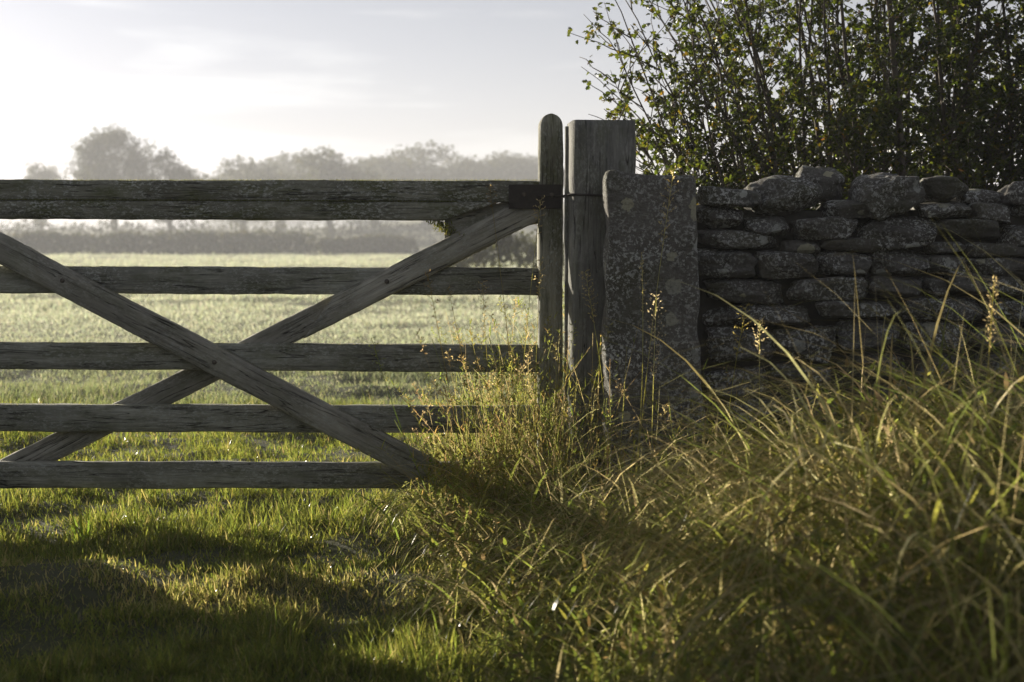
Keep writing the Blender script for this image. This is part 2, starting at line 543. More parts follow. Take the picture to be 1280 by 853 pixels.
plank('brace', gate, (-60, 623), (640, 276), 32, GY + 0.047, 0.036, M_brace, cut0=1.9, cut1=1.9, seed=13)['label'] = 'rear diagonal brace behind the rails'
# wide brace head tucked under the cut-away tongue
plank('brace_head', gate, (556, 284), (672, 262), 34, GY + 0.002, 0.04, M_brace, cut0=0.2, seed=14)
st = vert_plank('stile', gate, 673.2, 703.6, 142, 0.10, GY - 0.032, 0.10, M_stile, seed=21, round_top=True, ch=0.010)
st.rotation_euler.rotate_axis('X', math.radians(2.5))
st2 = vert_plank('stile', gate, LX - 22, LX + 12, 150, 0.10, GY - 0.03, 0.095, M_stile, seed=22, round_top=True)
st2['label'] = 'hanging stile at the hinge end'


# iron strap over the end of the top rail, with bolts
def box_mesh(name, w, d, h, mat, bev=0.002, seed=0, wob=0.0):
    import bmesh
    bm = bmesh.new()
    bmesh.ops.create_cube(bm, size=1)
    bmesh.ops.scale(bm, vec=(w, d, h), verts=bm.verts)
    bmesh.ops.bevel(bm, geom=bm.edges[:], offset=bev, segments=2, profile=0.6, affect='EDGES')
    me = bpy.data.meshes.new(name)
    bm.to_mesh(me); bm.free()
    me.materials.append(mat)
    return me


def gate_part(name, px, py, Yc, me, rot=None):
    o = obj(name, me, gate)
    o.location = at(px, py, Yc) - gate.location
    if rot: o.rotation_euler = rot
    return o


gate_part('strap', 669, 246, GY - 0.037, box_mesh('strap', 66 / F * 5.23, 0.007, 30 / F * 5.23, M_iron))


def bolt_mesh(r=0.009):
    mb = MB()
    mb.tube([(0, 0, 0), (0, -0.003, 0), (0, -0.006, 0), (0, -0.0085, 0)], [r, r, r * 0.8, r * 0.35], 8)
    me_o = mb.build('bolt', plain_mat('rusty_bolt', (0.085, 0.07, 0.055), 0.8, 0.4, 80))
    me = me_o.data
    bpy.data.objects.remove(me_o)
    return me


BM = bolt_mesh()
for (px, py, yy) in ((655, 243, GY - 0.040), (690, 244, GY - 0.040), (78, 351, GY - 0.0435), (483.5, 352, GY - 0.0205),
                     (268, 453, GY - 0.0435), (520, 585, GY - 0.0435)):
    gate_part('bolt', px, py, yy, BM)

# ------------------------------------------------------------------ posts
PY = 4.97
pb = at(716, 150, PY)
post = thing('timber_gate_post', 'square grey timber gate post standing between the gate and the upright stone', 'gate post', (at(755, 300, PY).x, PY, 0))
sh_ = vert_plank('post_shaft', post, 714, 793, 150, -0.05, PY, 0.21, M_post, seed=31, ch=0.012, rough=0.9)
sh_.rotation_euler.rotate_axis('X', math.radians(4.0))
# striker batten on the gate side of the post
vert_plank('striker_batten', post, 706.6, 711.4, 158, 0.05, PY + 0.15, 0.055, M_post, seed=32, ch=0.002, rough=0.4)

# wire loop dropped over the stile and the post
mb = MB()
zl = at(720, 243, PY).z
xl, xr = at(671.5, 243, GY - 0.035).x, at(795, 243, PY).x
path = [(xl, GY - 0.042, zl + .002), (xl + .05, GY - .043, zl), (at(704, 243, GY).x, GY - 0.046, zl), (at(713, 243, PY).x, PY - 0.006, zl - .001), (0.33, PY - 0.007, zl - .004), (xr - .01, PY - 0.006, zl - .002),
        (xr + .004, PY + 0.02, zl), (xr + .004, PY + 0.2, zl + .002), (xr - .02, PY + .222, zl), (xl + .1, GY + .085, zl), (xl - .004, GY + 0.075, zl), (xl - .005, GY - .03, zl), (xl, GY - 0.042, zl + .002)]
mb.tube(path, 0.0045, 6)
tag(mb.build('latch_loop', M_iron), 'dark wire latch loop round the gate stile and the timber post', 'latch loop')

hp = thing('hanging_post', 'timber hanging post at the hinge end of the field gate', 'gate post', (at(LX - 60, 300, 5.2).x, 5.2, 0))
vert_plank('post_shaft', hp, LX - 104, LX - 28, 150, -0.05, 5.16, 0.21, M_post, seed=35, ch=0.014)


# ------------------------------------------------------------------ stones
def stone_mesh(w, d, h, seed, mat, n=7, p=4.5, rough=0.5, name='stone', corner=0.22):
    r = np.random.default_rng(seed)
    u = np.linspace(-1, 1, n)
    # cube surface grid
    V = []; Qs = []; base = 0
    idx = {}
    verts = []
    def vid(a, b, c):
        key = (round(a, 4), round(b, 4), round(c, 4))
        if key not in idx:
            idx[key] = len(verts); verts.append((a, b, c))
        return idx[key]
    for ax in range(3):
        for s in (-1, 1):
            for i in range(n - 1):
                for j in range(n - 1):
                    q = []
                    for (ii, jj) in ((i, j), (i + 1, j), (i + 1, j + 1), (i, j + 1)):
                        c = [0, 0, 0]
                        c[ax] = s; c[(ax + 1) % 3] = u[ii]; c[(ax + 2) % 3] = u[jj]
                        q.append(vid(*c))
                    Qs.append(q if s > 0 else q[::-1])
    P = np.array(verts, float)
    nrm = (np.abs(P) ** p).sum(1) ** (1 / p)
    P = P / nrm[:, None]
    # random corner offsets (trilinear)
    co = r.uniform(-corner, corner, (2, 2, 2, 3))
    t = (P + 1) / 2
    o = 0
    for a in (0, 1):
        for b in (0, 1):
            for c in (0, 1):
                wgt = (t[:, 0] if a else 1 - t[:, 0]) * (t[:, 1] if b else 1 - t[:, 1]) * (t[:, 2] if c else 1 - t[:, 2])
                o = o + wgt[:, None] * co[a, b, c]
    P = P + o * np.array([0.55, 0.6, 1.0])
    P = P * np.array([w, d, h]) / 2
    s = r.uniform(0, 100, 3)
    dirs = P / (np.linalg.norm(P, axis=1)[:, None] + 1e-9)
    m = min(w, h, d)
    f = 11.0
    k = fbm(P[:, 0] * f + s[0], P[:, 1] * f + s[1], P[:, 2] * f * 1.6 + s[2], seed=seed % 97, oct=4)
    # bedding: thin layers that stand proud or weather back
    k = k + 0.30 * (vn(P[:, 2] * 70 + s[0], P[:, 0] * 5 + s[1], P[:, 1] * 5, seed=seed % 31) - 0.5)
    k = k - 0.5 * np.abs(fbm(P[:, 0] * 17 + s[2], P[:, 1] * 17, P[:, 2] * 22 + s[0], seed=seed % 53, oct=3))
    half = np.array([w, d, h]) / 2
    for q in range(16):
        nv = r.normal(0, 1, 3) * np.array([1.0, 1.2, 1.0]); nv /= np.linalg.norm(nv)
        nw = nv / half; nw /= np.linalg.norm(nw)          # planes tuned to the stone's proportions
        dd = P @ nw
        lim = dd.max() * r.uniform(0.78, 0.95)
        P = P - np.maximum(0, dd - lim)[:, None] * nw * 0.92
    k2 = fbm(P[:, 0] * 34 + s[1], P[:, 1] * 34 + s[2], P[:, 2] * 46 + s[0], seed=seed % 61, oct=2)
    P = P + dirs * (k * rough * m + k2 * 0.009)[:, None]
    Pm = P.max(0); Pn = P.min(0)
    P = (P - (Pm + Pn) / 2)
    P = P * (np.array([w, d, h]) / (Pm - Pn))
    return mesh_np(name, P, [np.array(Qs)], mat, False)


# upright stone gatepost
SY = 4.74
slab = None


def slab_build():
    nz, nyy, nxx = 60, 7, 22
    z0 = -0.05; ztop = at(800, 215, SY).z
    import itertools
    # profile around (x,y) ring for each level
    ring = []
    k = 64
    a = np.arange(k) / k * 2 * math.pi
    pw = 12.0
    cx = np.sign(np.cos(a)) * np.abs(np.cos(a)) ** (2 / pw); cy = np.sign(np.sin(a)) * np.abs(np.sin(a)) ** (2 / pw)
    mb_ = MB()
    L = []
    lev = np.concatenate([np.linspace(0, 0.975, nz), [0.99, 0.999, 1.0, 1.0]])
    shrink = np.concatenate([np.ones(nz), [0.985, 0.95, 0.80, 0.4]])
    for t, sh in zip(lev, shrink):
        py = 560 + (214 - 560) * t
        xl = np.interp(py, [213, 300, 400, 500, 560], [756.5, 757.5, 759, 765, 766])
        xr = np.interp(py, [213, 260, 300, 380, 440, 500, 560], [868, 871, 872, 879, 885, 886, 888])
        l, r_ = at(xl, 400, SY).x, at(xr, 400, SY).x
        zz = z0 + (ztop - z0) * t
        x = (l + r_) / 2 + cx * (r_ - l) / 2 * sh
        y = SY + 0.085 + cy * 0.085 * sh
        z = zz - (x - l) * 0.06 * t + np.zeros(k)
        L.append(np.stack([x, y, z], -1))
    P = np.array(L)
    f = 9.0
    n1 = fbm(P[..., 0] * f, P[..., 1] * f, P[..., 2] * f, seed=41, oct=5)
    n2 = fbm(P[..., 0] * 3, P[..., 1] * 3, P[..., 2] * 3, seed=43, oct=2)
    c = P.mean(1, keepdims=True)
    dirs = P - c; dirs[..., 2] = 0
    dirs /= np.linalg.norm(dirs, axis=-1, keepdims=True) + 1e-9
    P = P + dirs * (n1 * (0.045 - 0.025 * sstep(0.85, 0.97, lev))[:, None] + n2 * 0.008)[..., None]
    P[..., 2] += (n1 * 0.045) * (lev[:, None] > 0.9)
    n = len(L)
    V = P.reshape(-1, 3)
    i = np.arange(n - 1)[:, None] * k; j = np.arange(k)[None, :]; j2 = (j + 1) % k
    q = np.stack([i + j, i + j2, i + k + j2, i + k + j], -1).reshape(-1, 4)
    V = np.vstack([V, P[-1].mean(0)])
    jj = np.arange(k)
    t1 = np.stack([np.full(k, n * k), (n - 1) * k + jj, (n - 1) * k + (jj + 1) % k], -1)
    return mesh_np('upright_stone', V, [q, t1], M_slab, True)


slab = obj('upright_stone', slab_build())
tag(slab, 'tall upright lichen covered stone slab at the end of the dry stone wall', 'standing stone')

wall = thing('dry_stone_wall', 'long dry stone wall of dark lichened stones below the shrubs', 'wall', (1.2, 4.85, 0))
WY = 4.80
Z2 = 2.752


def zz(x0, y0, x1, y1):
    return (860 + x0 / Z2, 190 + y0 / Z2, 860 + x1 / Z2, 190 + y1 / Z2)


# x0,y0,x1,y1 measured off an enlargement of the wall, tilt in degrees, depth offset
ST = [(35, 122, 258, 192, -4, 0), (212, 70, 480, 238, 12, -.01), (408, 38, 582, 175, -3, .10), (575, 56, 838, 222, 17, -.02),
      (828, 82, 988, 170, 0, .02), (30, 174, 202, 268, -2, 0), (194, 216, 370, 288, -5, .01), (478, 160, 674, 240, -2, 0),
      (806, 166, 998, 230, 0, 0), (988, 168, 1132, 258, -6, 0), (364, 218, 602, 310, 3, -.01), (592, 214, 882, 337, 2, -.015),
      (872, 226, 1102, 312, -3, 0), (1092, 248, 1230, 325, -2, 0), (28, 262, 338, 338, -3, 0), (328, 300, 472, 358, -4, .015),
      (462, 290, 688, 347, 0, .01), (836, 306, 988, 357, -2, .015), (972, 312, 1180, 368, -3, .01), (20, 324, 242, 440, 2, -.01),
      (238, 338, 458, 440, 2, -.01), (442, 340, 662, 438, -2, 0), (640, 324, 852, 432, 1, 0), (838, 348, 978, 432, 0, .01),
      (962, 356, 1190, 442, -7, 0), (58, 428, 362, 532, 0, 0), (348, 424, 642, 520, 1, -.01), (632, 430, 824, 514, -1, -.005),
      (812, 420, 922, 496, 0, 0), (902, 412, 1190, 506, -3, 0), (48, 522, 446, 610, 0, 0), (440, 508, 762, 578, -1, 0),
      (740, 494, 1042, 582, 1, 0), (1028, 504, 1220, 592, -2, 0), (60, 596, 312, 748, 2, -.01), (298, 598, 542, 732, -2, 0),
      (522, 572, 762, 692, 0, 0), (748, 576, 992, 692, 1, 0), (984, 588, 1200, 694, 0, 0), (58, 744, 300, 850, 0, 0),
      (290, 728, 520, 832, 1, 0), (515, 690, 800, 800, 0, 0), (790, 690, 1020, 795, 0, 0), (1010, 690, 1240, 800, 0, 0),
      (60, 846, 340, 950, 0, 0), (335, 830, 620, 940, 0, 0), (610, 798, 850, 930, 0, 0), (845, 795, 1090, 920, 0, 0),
      (1080, 800, 1300, 920, 0, 0), (60, 950, 400, 1060, 0, 0), (390, 935, 700, 1060, 0, 0), (690, 930, 1000, 1060, 0, 0), (990, 920, 1300, 1060, 0, 0)]
# the wall carries on to the right of the photograph
rr = random.Random(5)
rows = [(168, 235), (235, 315), (315, 368), (368, 445), (445, 510), (505, 592), (592, 692), (692, 800), (800, 920), (920, 1060)]
starts = [1130, 1228, 1178, 1188, 1188, 1218, 1198, 1238, 1298, 1298]
for (a, b), x in zip(rows, starts):
    while x < 1950:
        w_ = rr.uniform(150, 290)
        ST.append((x, a, x + w_ + 4, b + 3, rr.uniform(-3, 3), rr.uniform(-.01, .015)))
        x += w_
# copes on the right
ST += [(985, 118, 1165, 205, -4, .13), (1120, 95, 1290, 190, 3, .02), (1275, 70, 1450, 180, -8, .0), (1440, 90, 1640, 180, 6, .02), (1630, 75, 1830, 180, -4, 0)]
for k_, (x0, y0, x1, y1, tilt, dy) in enumerate(ST):
    a = zz(x0, y0, x1, y1)
    A, B = at(a[0], a[1], WY), at(a[2], a[3], WY)
    w_, h_ = B.x - A.x, A.z - B.z
    d_ = rr.uniform(0.2, 0.28)
    me = stone_mesh(w_ * 0.995, d_, h_ * 0.975, 100 + k_, M_stone, n=21, p=(3.2 if k_ in (1, 2, 3, 5) else rr.uniform(5.0, 9.0)), rough=0.36, corner=(0.40 if k_ > 5 else 0.36))
    o = obj('stone', me, wall)
    o.location = Vector(((A.x + B.x) / 2, WY + d_ / 2 + dy + rr.uniform(-.012, .012), (A.z + B.z) / 2)) - wall.location
    o.rotation_euler = (rr.uniform(-.06, .06), math.radians(-tilt * (1.0 if k_ < 6 else 0.6)), rr.uniform(-.08, .08))
x0, x1 = at(876, 300, WY).x, at(1560, 300, WY).x
zt = at(900, 262, WY).z
co_ = obj('wall_core', box_mesh('wall_core', x1 - x0, 0.36, zt + 0.1, M_core, 0.02), wall)
co_.location = Vector(((x0 + x1) / 2, WY + 0.10 + 0.18, (zt - 0.1) / 2)) - wall.location

# wall beyond the hinge end of the gate (its shade crosses the track)
wl = thing('dry_stone_wall', 'dry stone wall beyond the hinge post of the gate', 'wall', (-4, 5.2, 0))
xe = at(LX - 110, 300, 5.16).x
meshes = [stone_mesh(0.3, 0.26, 0.13, 900 + q, M_stone, n=6, p=4, rough=0.3) for q in range(8)]
for row in range(11):
    x = xe - 0.16
    while x > xe - 3.2:
        s_ = rr.uniform(0.8, 1.25)
        o = obj('stone', meshes[rr.randrange(8)], wl)
        o.scale = (s_, 1, 1.0)
        o.location = Vector((x - 0.15 * (s_ - 1), 5.2 + rr.uniform(-.015, .015), 0.06 + row * 0.125)) - wl.location
        o.rotation_euler = (0, rr.uniform(-.05, .05), rr.uniform(-.06, .06))
        x -= 0.3 * s_
co_ = obj('wall_core', box_mesh('wall_core', 3.1, 0.34, 1.34, M_core, 0.02), wl)
co_.location = Vector((xe - 1.6, 5.34, 0.65)) - wl.location


# ------------------------------------------------------------------ grass
def blades(P, h, w, az, lean, curl, tint, mat_twist=0.0, segs=4, tip=None):
    """arched tapering strips; returns V, quads, tris, tint"""
    n = len(P)
    d = np.stack([np.cos(az), np.sin(az), np.zeros(n)], -1)
    fa = az + math.pi / 2 + mat_twist
    side = np.stack([np.cos(fa), np.sin(fa), np.zeros(n)], -1)
    pos = P.copy()
    Vs = []; Ts = []
    for s in range(segs + 1):
        t = s / segs
        ww = (w * (0.75 + 0.5 * min(1, t * 4)) * (1 - t ** 1.6) * 0.5)[:, None]
        if s < segs:
            Vs += [pos - side * ww, pos + side * ww]
            Ts += [t, t]
            th = lean + curl * (t + 0.5 / segs)
            pos = pos + (h / segs)[:, None] * (np.sin(th)[:, None] * d + np.cos(th)[:, None] * np.array([0, 0, 1.0]))
        else:
            Vs.append(pos); Ts.append(t)
    k = 2 * segs + 1
    V = np.stack(Vs, 1)
    b = (np.arange(n) * k)[:, None]
    q = []
    for s in range(segs - 1):
        q.append(np.stack([b[:, 0] + 2 * s, b[:, 0] + 2 * s + 1, b[:, 0] + 2 * s + 3, b[:, 0] + 2 * s + 2], -1))
    q = np.concatenate(q) if q else np.zeros((0, 4), int)
    tr = np.stack([b[:, 0] + 2 * segs - 2, b[:, 0] + 2 * segs - 1, b[:, 0] + 2 * segs], -1)
    T = np.repeat(tint[:, None, :], k, 1)
    if tip is not None:
        f = np.array(Ts)[None, :, None] ** 3
        T = T * (1 - f) + tip[:, None, :] * f
    return V.reshape(-1, 3), q, tr, T.reshape(-1, 3)


def pal(n, cols, wts, jit=0.2):
    cols = np.array(cols)
    c = cols[RNG.choice(len(cols), n, p=np.array(wts) / np.sum(wts))]
    return c * RNG.uniform(1 - jit, 1 + jit, (n, 1)) * RNG.uniform(0.92, 1.08, (n, 3))


GREENS = [(0.085, 0.110, 0.028), (0.115, 0.130, 0.036), (0.065, 0.082, 0.026), (0.19, 0.175, 0.095)]

# turf by the gate
def turf_points(n, y0, y1, power=2.0):
    # density falls with distance
    u = RNG.random(n)
    y = 1 / (1 / y0 + u * (1 / y1 - 1 / y0)) if power == 2 else y0 * (y1 / y0) ** u
    x = RNG.uniform(-1, 1, n) * (0.40 * y + 0.6)
    return x, y


def make_turf():
    mb = MB()
    x, y = turf_points(330000, 2.9, 9.0, 2)
    lush = vn(x * 2.2, y * 2.2, seed=21) * 0.45 + vn(x * 8, y * 8, seed=22) * 0.55
    lush = np.clip(0.5 + (lush - 0.5) * 1.5, 0, 1)
    worn = np.exp(-((y - 4.35 - 0.12 * np.sin(x * 1.7)) / 0.30) ** 2)
    keep = RNG.random(len(x)) < np.clip(0.24 + lush * 1.2 - worn * 0.05, 0.15, 1)
    keep &= ~((x > 0.9) & (y > 4.7)) 
    x, y, lush, worn = x[keep], y[keep], lush[keep], worn[keep]
    n = len(x)
    h = (0.028 + 0.105 * np.clip(lush - 0.2, 0, 1) ** 1.3 * (1 - 0.62 * worn)) * RNG.uniform(0.5, 1.5, n)
    P = np.stack([x, y, H(x, y) - 0.006], -1)
    w = RNG.uniform(0.0025, 0.0050, n) * (0.62 + 0.075 * y)
    tint = pal(n, GREENS, [4, 4, 2, 1.2])
    dry = (worn * RNG.random(n)) > 0.45
    tint[dry] = pal(dry.sum(), [(0.24, 0.22, 0.13), (0.17, 0.165, 0.08)], [1, 1])
    mb.add(*blades(P, h, w, RNG.uniform(0, 2 * math.pi, n), RNG.uniform(0.05, 0.7, n), RNG.uniform(0.1, 1.5, n), tint, RNG.uniform(-.6, .6, n), 3))
    return tag(mb.build('turf', M_grass, None, False), 'short dewy green turf on the track and under the gate', 'grass', kind='stuff')


turf = make_turf()


def make_field():
    mb = MB()
    x, y = turf_points(480000, 8.0, 170.0, 1)
    y0 = y
    lush = vn(x * 0.35, y * 0.8, seed=31) * 0.5 + vn(x * 1.2, y * 1.6, seed=32) * 0.5
    n = len(x)
    far = np.clip(y / 40, 0.2, 3)
    h = (0.05 + 0.24 * np.clip(lush - 0.35, 0, 1)) * RNG.uniform(0.5, 1.3, n) * (0.7 + 0.2 * far)
    w = 0.00075 * y * RNG.uniform(0.6, 1.4, n)
    P = np.stack([x, y, H(x, y) - 0.01], -1)
    f = sstep(5, 20, y)[:, None]  # farther blades paler: dew, plus mist whitening put into the tint
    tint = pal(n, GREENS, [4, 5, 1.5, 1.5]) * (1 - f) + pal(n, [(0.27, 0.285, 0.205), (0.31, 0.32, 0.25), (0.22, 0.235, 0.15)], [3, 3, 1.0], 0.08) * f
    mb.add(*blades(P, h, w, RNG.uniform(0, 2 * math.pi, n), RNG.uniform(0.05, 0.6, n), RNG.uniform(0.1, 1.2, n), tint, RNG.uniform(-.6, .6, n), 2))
    return tag(mb.build('meadow_grass', M_field, None, False), 'dewy meadow grass covering the field beyond the gate, mist paleness in its tint', 'grass', kind='stuff')


make_field()

STRAW = [(0.29, 0.26, 0.165), (0.19, 0.165, 0.10), (0.40, 0.365, 0.26)]
LGREEN = [(0.10, 0.13, 0.028), (0.15, 0.17, 0.040), (0.075, 0.092, 0.026)]


def long_height(x, y):
    """how tall the rank grass stands"""
    right = 0.30 * sstep(0.30, 0.85, x - 0.20 * (y - 3.0))
    h = (0.24 + right) * (0.72 + 0.28 * sstep(2.4, 3.2, y))
    posts = sstep(4.55, 4.85, y) * (1 - sstep(0.30, 0.45, x))
    h = h + posts * (0.40 - h)
    foot = sstep(4.0, 4.4, y) * sstep(0.32, 0.42, x)
    h = h * (1 - foot) + foot * (0.20 + 0.18 * sstep(0.75, 1.2, x))
    return h


def make_long():
    mb = MB()
    N = 5200
    cx = RNG.uniform(-0.6, 2.3, N); cy = RNG.uniform(2.0, 5.9, N)
    edge = -0.26 + 0.24 * sstep(4.7, 3.2, cy) + 0.30 * (vn(cx * 2, cy * 2, seed=3) - 0.5)
    ok = (cx > edge) & (np.abs(cx) < 0.42 * cy + 0.45)
    ok &= ~((cx > 0.18) & (cy > 4.66) & (cx < 0.45) & (cy < 5.25)) & ~((cx > 0.45) & (cy > 4.74)) & ~((cy > 5.1) & (cx > 0.55))
    cx, cy, edge = cx[ok], cy[ok], edge[ok]
    nc = len(cx)
    into = np.clip((cx - edge) / 0.45, 0, 1)
    hh = long_height(cx, cy) * (0.55 + 0.45 * into) * (0.75 + 0.5 * vn(cx * 1.9, cy * 1.9, seed=51))
    strw = np.clip(0.16 + 0.55 * vn(cx * 1.5, cy * 1.5, seed=61) + 0.15 * sstep(0.2, 1.0, cx), 0.1, 0.8)
    az0 = RNG.uniform(0, 2 * math.pi, nc)
    flow = 6.28 * vn(cx * 1.1, cy * 1.1, seed=71)

    def layer(per, hs, wlo, whi, l0, l1, c0, c1, spread, segs, straw_add, flowk):
        idx = np.repeat(np.arange(nc), per)
        n = len(idx)
        px = cx[idx] + RNG.normal(0, spread, n); py = cy[idx] + RNG.normal(0, spread, n)
        wallhit = ((px > 0.30) & (py > 4.72)) | ((px > 0.19) & (px < .45) & (py > 4.93))
        sel = ~wallhit
        idx, px, py = idx[sel], px[sel], py[sel]; n = len(idx)
        P = np.stack([px, py, H(px, py) - 0.01], -1)
        h = hh[idx] * hs * RNG.uniform(0.5, 1.4, n)
        az = np.where(RNG.random(n) < flowk, flow[idx] + RNG.normal(0, 0.6, n), az0[idx] + RNG.normal(0, 1.3, n))
        sm = RNG.random(n) < strw[idx] + straw_add
        tint = np.where(sm[:, None], pal(n, STRAW, [3, 3, 1]), pal(n, LGREEN, [3, 3, 2]))
        tip = tint * 0.5 + pal(n, STRAW, [1, 1, 1]) * 0.5
        mb.add(*blades(P, h, RNG.uniform(wlo, whi, n), az, RNG.uniform(l0, l1, n), RNG.uniform(c0, c1, n), tint, RNG.uniform(-.8, .8, n), segs, tip))

    layer(6, 0.8, 0.0022, 0.0052, 0.1, 1.0, 0.4, 2.8, 0.06, 4, 0.08, 0.12)     # tangled thatch
    layer(6, 1.75, 0.0035, 0.0098, 0.03, 0.4, 1.5, 3.5, 0.045, 9, -0.12, 0.12)  # arching blades
    pick = RNG.random(nc) < 0.35
    cx, cy, hh, strw, az0, flow = cx[pick], cy[pick], hh[pick], strw[pick], az0[pick], flow[pick]
    nc = len(cx)
    layer(1, 1.3, 0.0018, 0.0040, 0.02, 0.3, 0.1, 0.9, 0.03, 6, 0.2, 0.2)    # upright stalks
    return tag(mb.build('long_grass', M_long, None, False), 'rank long grass and dry straw stems heaped in front of the stone wall', 'grass', kind='stuff')


make_long()


# broad leaves and docks low down between the long grass
def make_under():
    mb = MB()
    n = 16000
    x = RNG.uniform(-0.5, 2.0, n); y = RNG.uniform(2.4, 5.5, n)
    ok = (x > -0.30 + 0.3 * sstep(4.6, 3.3, y)) & (np.abs(x) < 0.42 * y + 0.3)
    x, y = x[ok], y[ok]; n = len(x)
    z = H(x, y) + RNG.random(n) ** 1.3 * long_height(x, y) * 0.9
    P = np.stack([x, y, z], -1)
    tint = pal(n, [(0.09, 0.12, 0.025), (0.16, 0.15, 0.04), (0.15, 0.115, 0.06), (0.12, 0.10, 0.06)], [3, 2, 1, 1.3])
    mb.add(*blades(P, RNG.uniform(0.02, 0.055, n), RNG.uniform(0.007, 0.016, n), RNG.uniform(0, 6.28, n), RNG.uniform(0.3, 1.8, n), RNG.uniform(0, 1.2, n), tint, RNG.uniform(-.4, .4, n), 3))
    return tag(mb.build('undergrowth', M_long, None, False), 'small weed leaves and dead bits tangled low in the long grass', 'undergrowth', kind='stuff')


make_under()


# the one lush tuft standing out of the turf
def make_tuft():
    c = Vector((-1.53, 5.0, float(H(-1.53, 5.0))))
    o = thing('grass_tuft', 'lush bright green tuft standing out of the turf below the bottom rail at the left', 'grass tuft', c)
    mb = MB(); n = 34
    P = np.stack([RNG.normal(0, .03, n), RNG.normal(0, .02, n), np.full(n, -.008)], -1)
    mb.add(*blades(P, RNG.uniform(.09, .2, n), RNG.uniform(.005, .009, n), RNG.uniform(0, 6.28, n), RNG.uniform(.02, .6, n), RNG.uniform(.1, .9, n), pal(n, [(0.10, 0.15, 0.03), (0.14, 0.16, 0.04)], [1, 1]), RNG.uniform(-.6, .6, n), 5))
    mb.build('blades', M_grass, o, False)


make_tuft()


# thin dry weeds and stalks tangled up against the gate end and the posts
def make_weeds():
    mb = MB()
    spots = []
    for q in range(900):
        a = RNG.random()
        if a < 0.44:
            x, y = RNG.uniform(-0.27, 0.17), RNG.uniform(4.85, 5.2)
        elif a < 0.80:
            x, y = RNG.uniform(-0.30, 0.30), RNG.uniform(5.38, 6.3)
        elif a < 0.91:
            x, y = RNG.uniform(0.10, 0.34), RNG.uniform(4.55, 4.92)
        else:
            x, y = RNG.uniform(0.32, 0.75), RNG.uniform(4.3, 4.68)
        spots.append((x, y))
    for (x, y) in spots:
        z = float(H(x, y))
        k = float(sstep(-0.45, -0.05, x))
        L = RNG.uniform(0.22, 0.66) * (0.6 + 0.6 * k) * (0.62 if x > 0.33 else 1)
        az = RNG.uniform(0, 6.28); ln = RNG.uniform(0.02, 0.4); cu = RNG.uniform(-0.3, 1.0)
        n = 8
        P = [np.array([x, y, z])]
        for s in range(n - 1):
            th = ln + cu * s / n
            P.append(P[-1] + L / (n - 1) * np.array([math.sin(th) * math.cos(az), math.sin(th) * math.sin(az), math.cos(th)]))
        P = np.array(P)
        c = pal(1, [(0.24, 0.205, 0.125), (0.16, 0.165, 0.06), (0.12, 0.14, 0.04), (0.19, 0.15, 0.09)], [2, 2, 2, 1])[0]
        sa = RNG.uniform(0, 6.28); wd = np.linspace(0.0013, 0.0005, n)[:, None] * np.array([[math.cos(sa), math.sin(sa), 0]])
        vv = np.stack([P - wd, P + wd], 1).reshape(-1, 3)
        qi = np.arange(n - 1)[:, None] * 2
        mb.add(vv, np.concatenate([qi, qi + 1, qi + 3, qi + 2], 1), None, c)
        m = int(RNG.integers(5, 16))
        t = RNG.uniform(0.25, 1.0, m)
        pp = np.stack([np.interp(t, np.linspace(0, 1, n), P[:, q]) for q in range(3)], -1)
        tc = np.repeat(pal(1, [(0.11, 0.14, 0.03), (0.16, 0.165, 0.04), (0.22, 0.16, 0.07)], [2, 2, 1.2]), m, 0) * RNG.uniform(0.8, 1.2, (m, 1))
        mb.add(*blades(pp, RNG.uniform(0.012, 0.05, m), RNG.uniform(0.002, 0.0055, m), RNG.uniform(0, 6.28, m), RNG.uniform(0.3, 1.2, m), RNG.uniform(0, 1.4, m), tc, RNG.uniform(-.6, .6, m), 3))
        if RNG.random() < 0.35:
            d = P[-1] - P[-3]; d /= np.linalg.norm(d) + 1e-9
            panicle(mb, P[-1], d, RNG.uniform(0.06, 0.14), RNG.uniform(0.008, 0.02), 9, c)
    return tag(mb.build('weeds', M_long, None, False), 'thin dry weeds and grass stalks tangled round the gate end and the posts', 'weeds', kind='stuff')


# single tall flowering grasses that stand clear
def panicle(mb, tip, direction, length, spread, n, tint, dense=False):
    tip = np.array(tip); direction = np.array(direction)
    for i in range(n):
        t = i / n
        c = tip - direction * length * t
        L = spread * (0.25 + 0.9 * math.sin(math.pi * min(1, t * 0.9 + 0.12)))
        a = i * 2.4 + random.uniform(-.5, .5)
        up = 0.9 if dense else 0.55
        dr = np.array([math.cos(a), math.sin(a), up]); dr /= np.linalg.norm(dr)
        e = c + dr * L
        if not dense:
            mb.tube([c, (c + e) / 2 + np.array([0, 0, 0.002]), e], [0.0007, 0.0006, 0.0005], 3, tint)
        m = 3 if dense else 4
        for k in range(m):
            f = (k + 1) / m
            s = c + (e - c) * f + np.array([random.uniform(-.003, .003) for _ in range(3)])
            d2 = dr * 0.5 + np.array([random.uniform(-.6, .6), random.uniform(-.6, .6), random.uniform(-.4, .7)])
            d2 /= np.linalg.norm(d2)
            l = random.uniform(0.007, 0.012)
            r = random.uniform(0.0013, 0.0022)
            sv = np.cross(d2, [random.uniform(-1, 1), random.uniform(-1, 1), random.uniform(-1, 1)]); sv = sv / (np.linalg.norm(sv) + 1e-6) * r * 1.15
            mb.add([s, s + d2 * l * 0.4 + sv, s + d2 * l, s + d2 * l * 0.4 - sv], [[0, 1, 2, 3]], None, tint * random.uniform(0.75, 1.25))


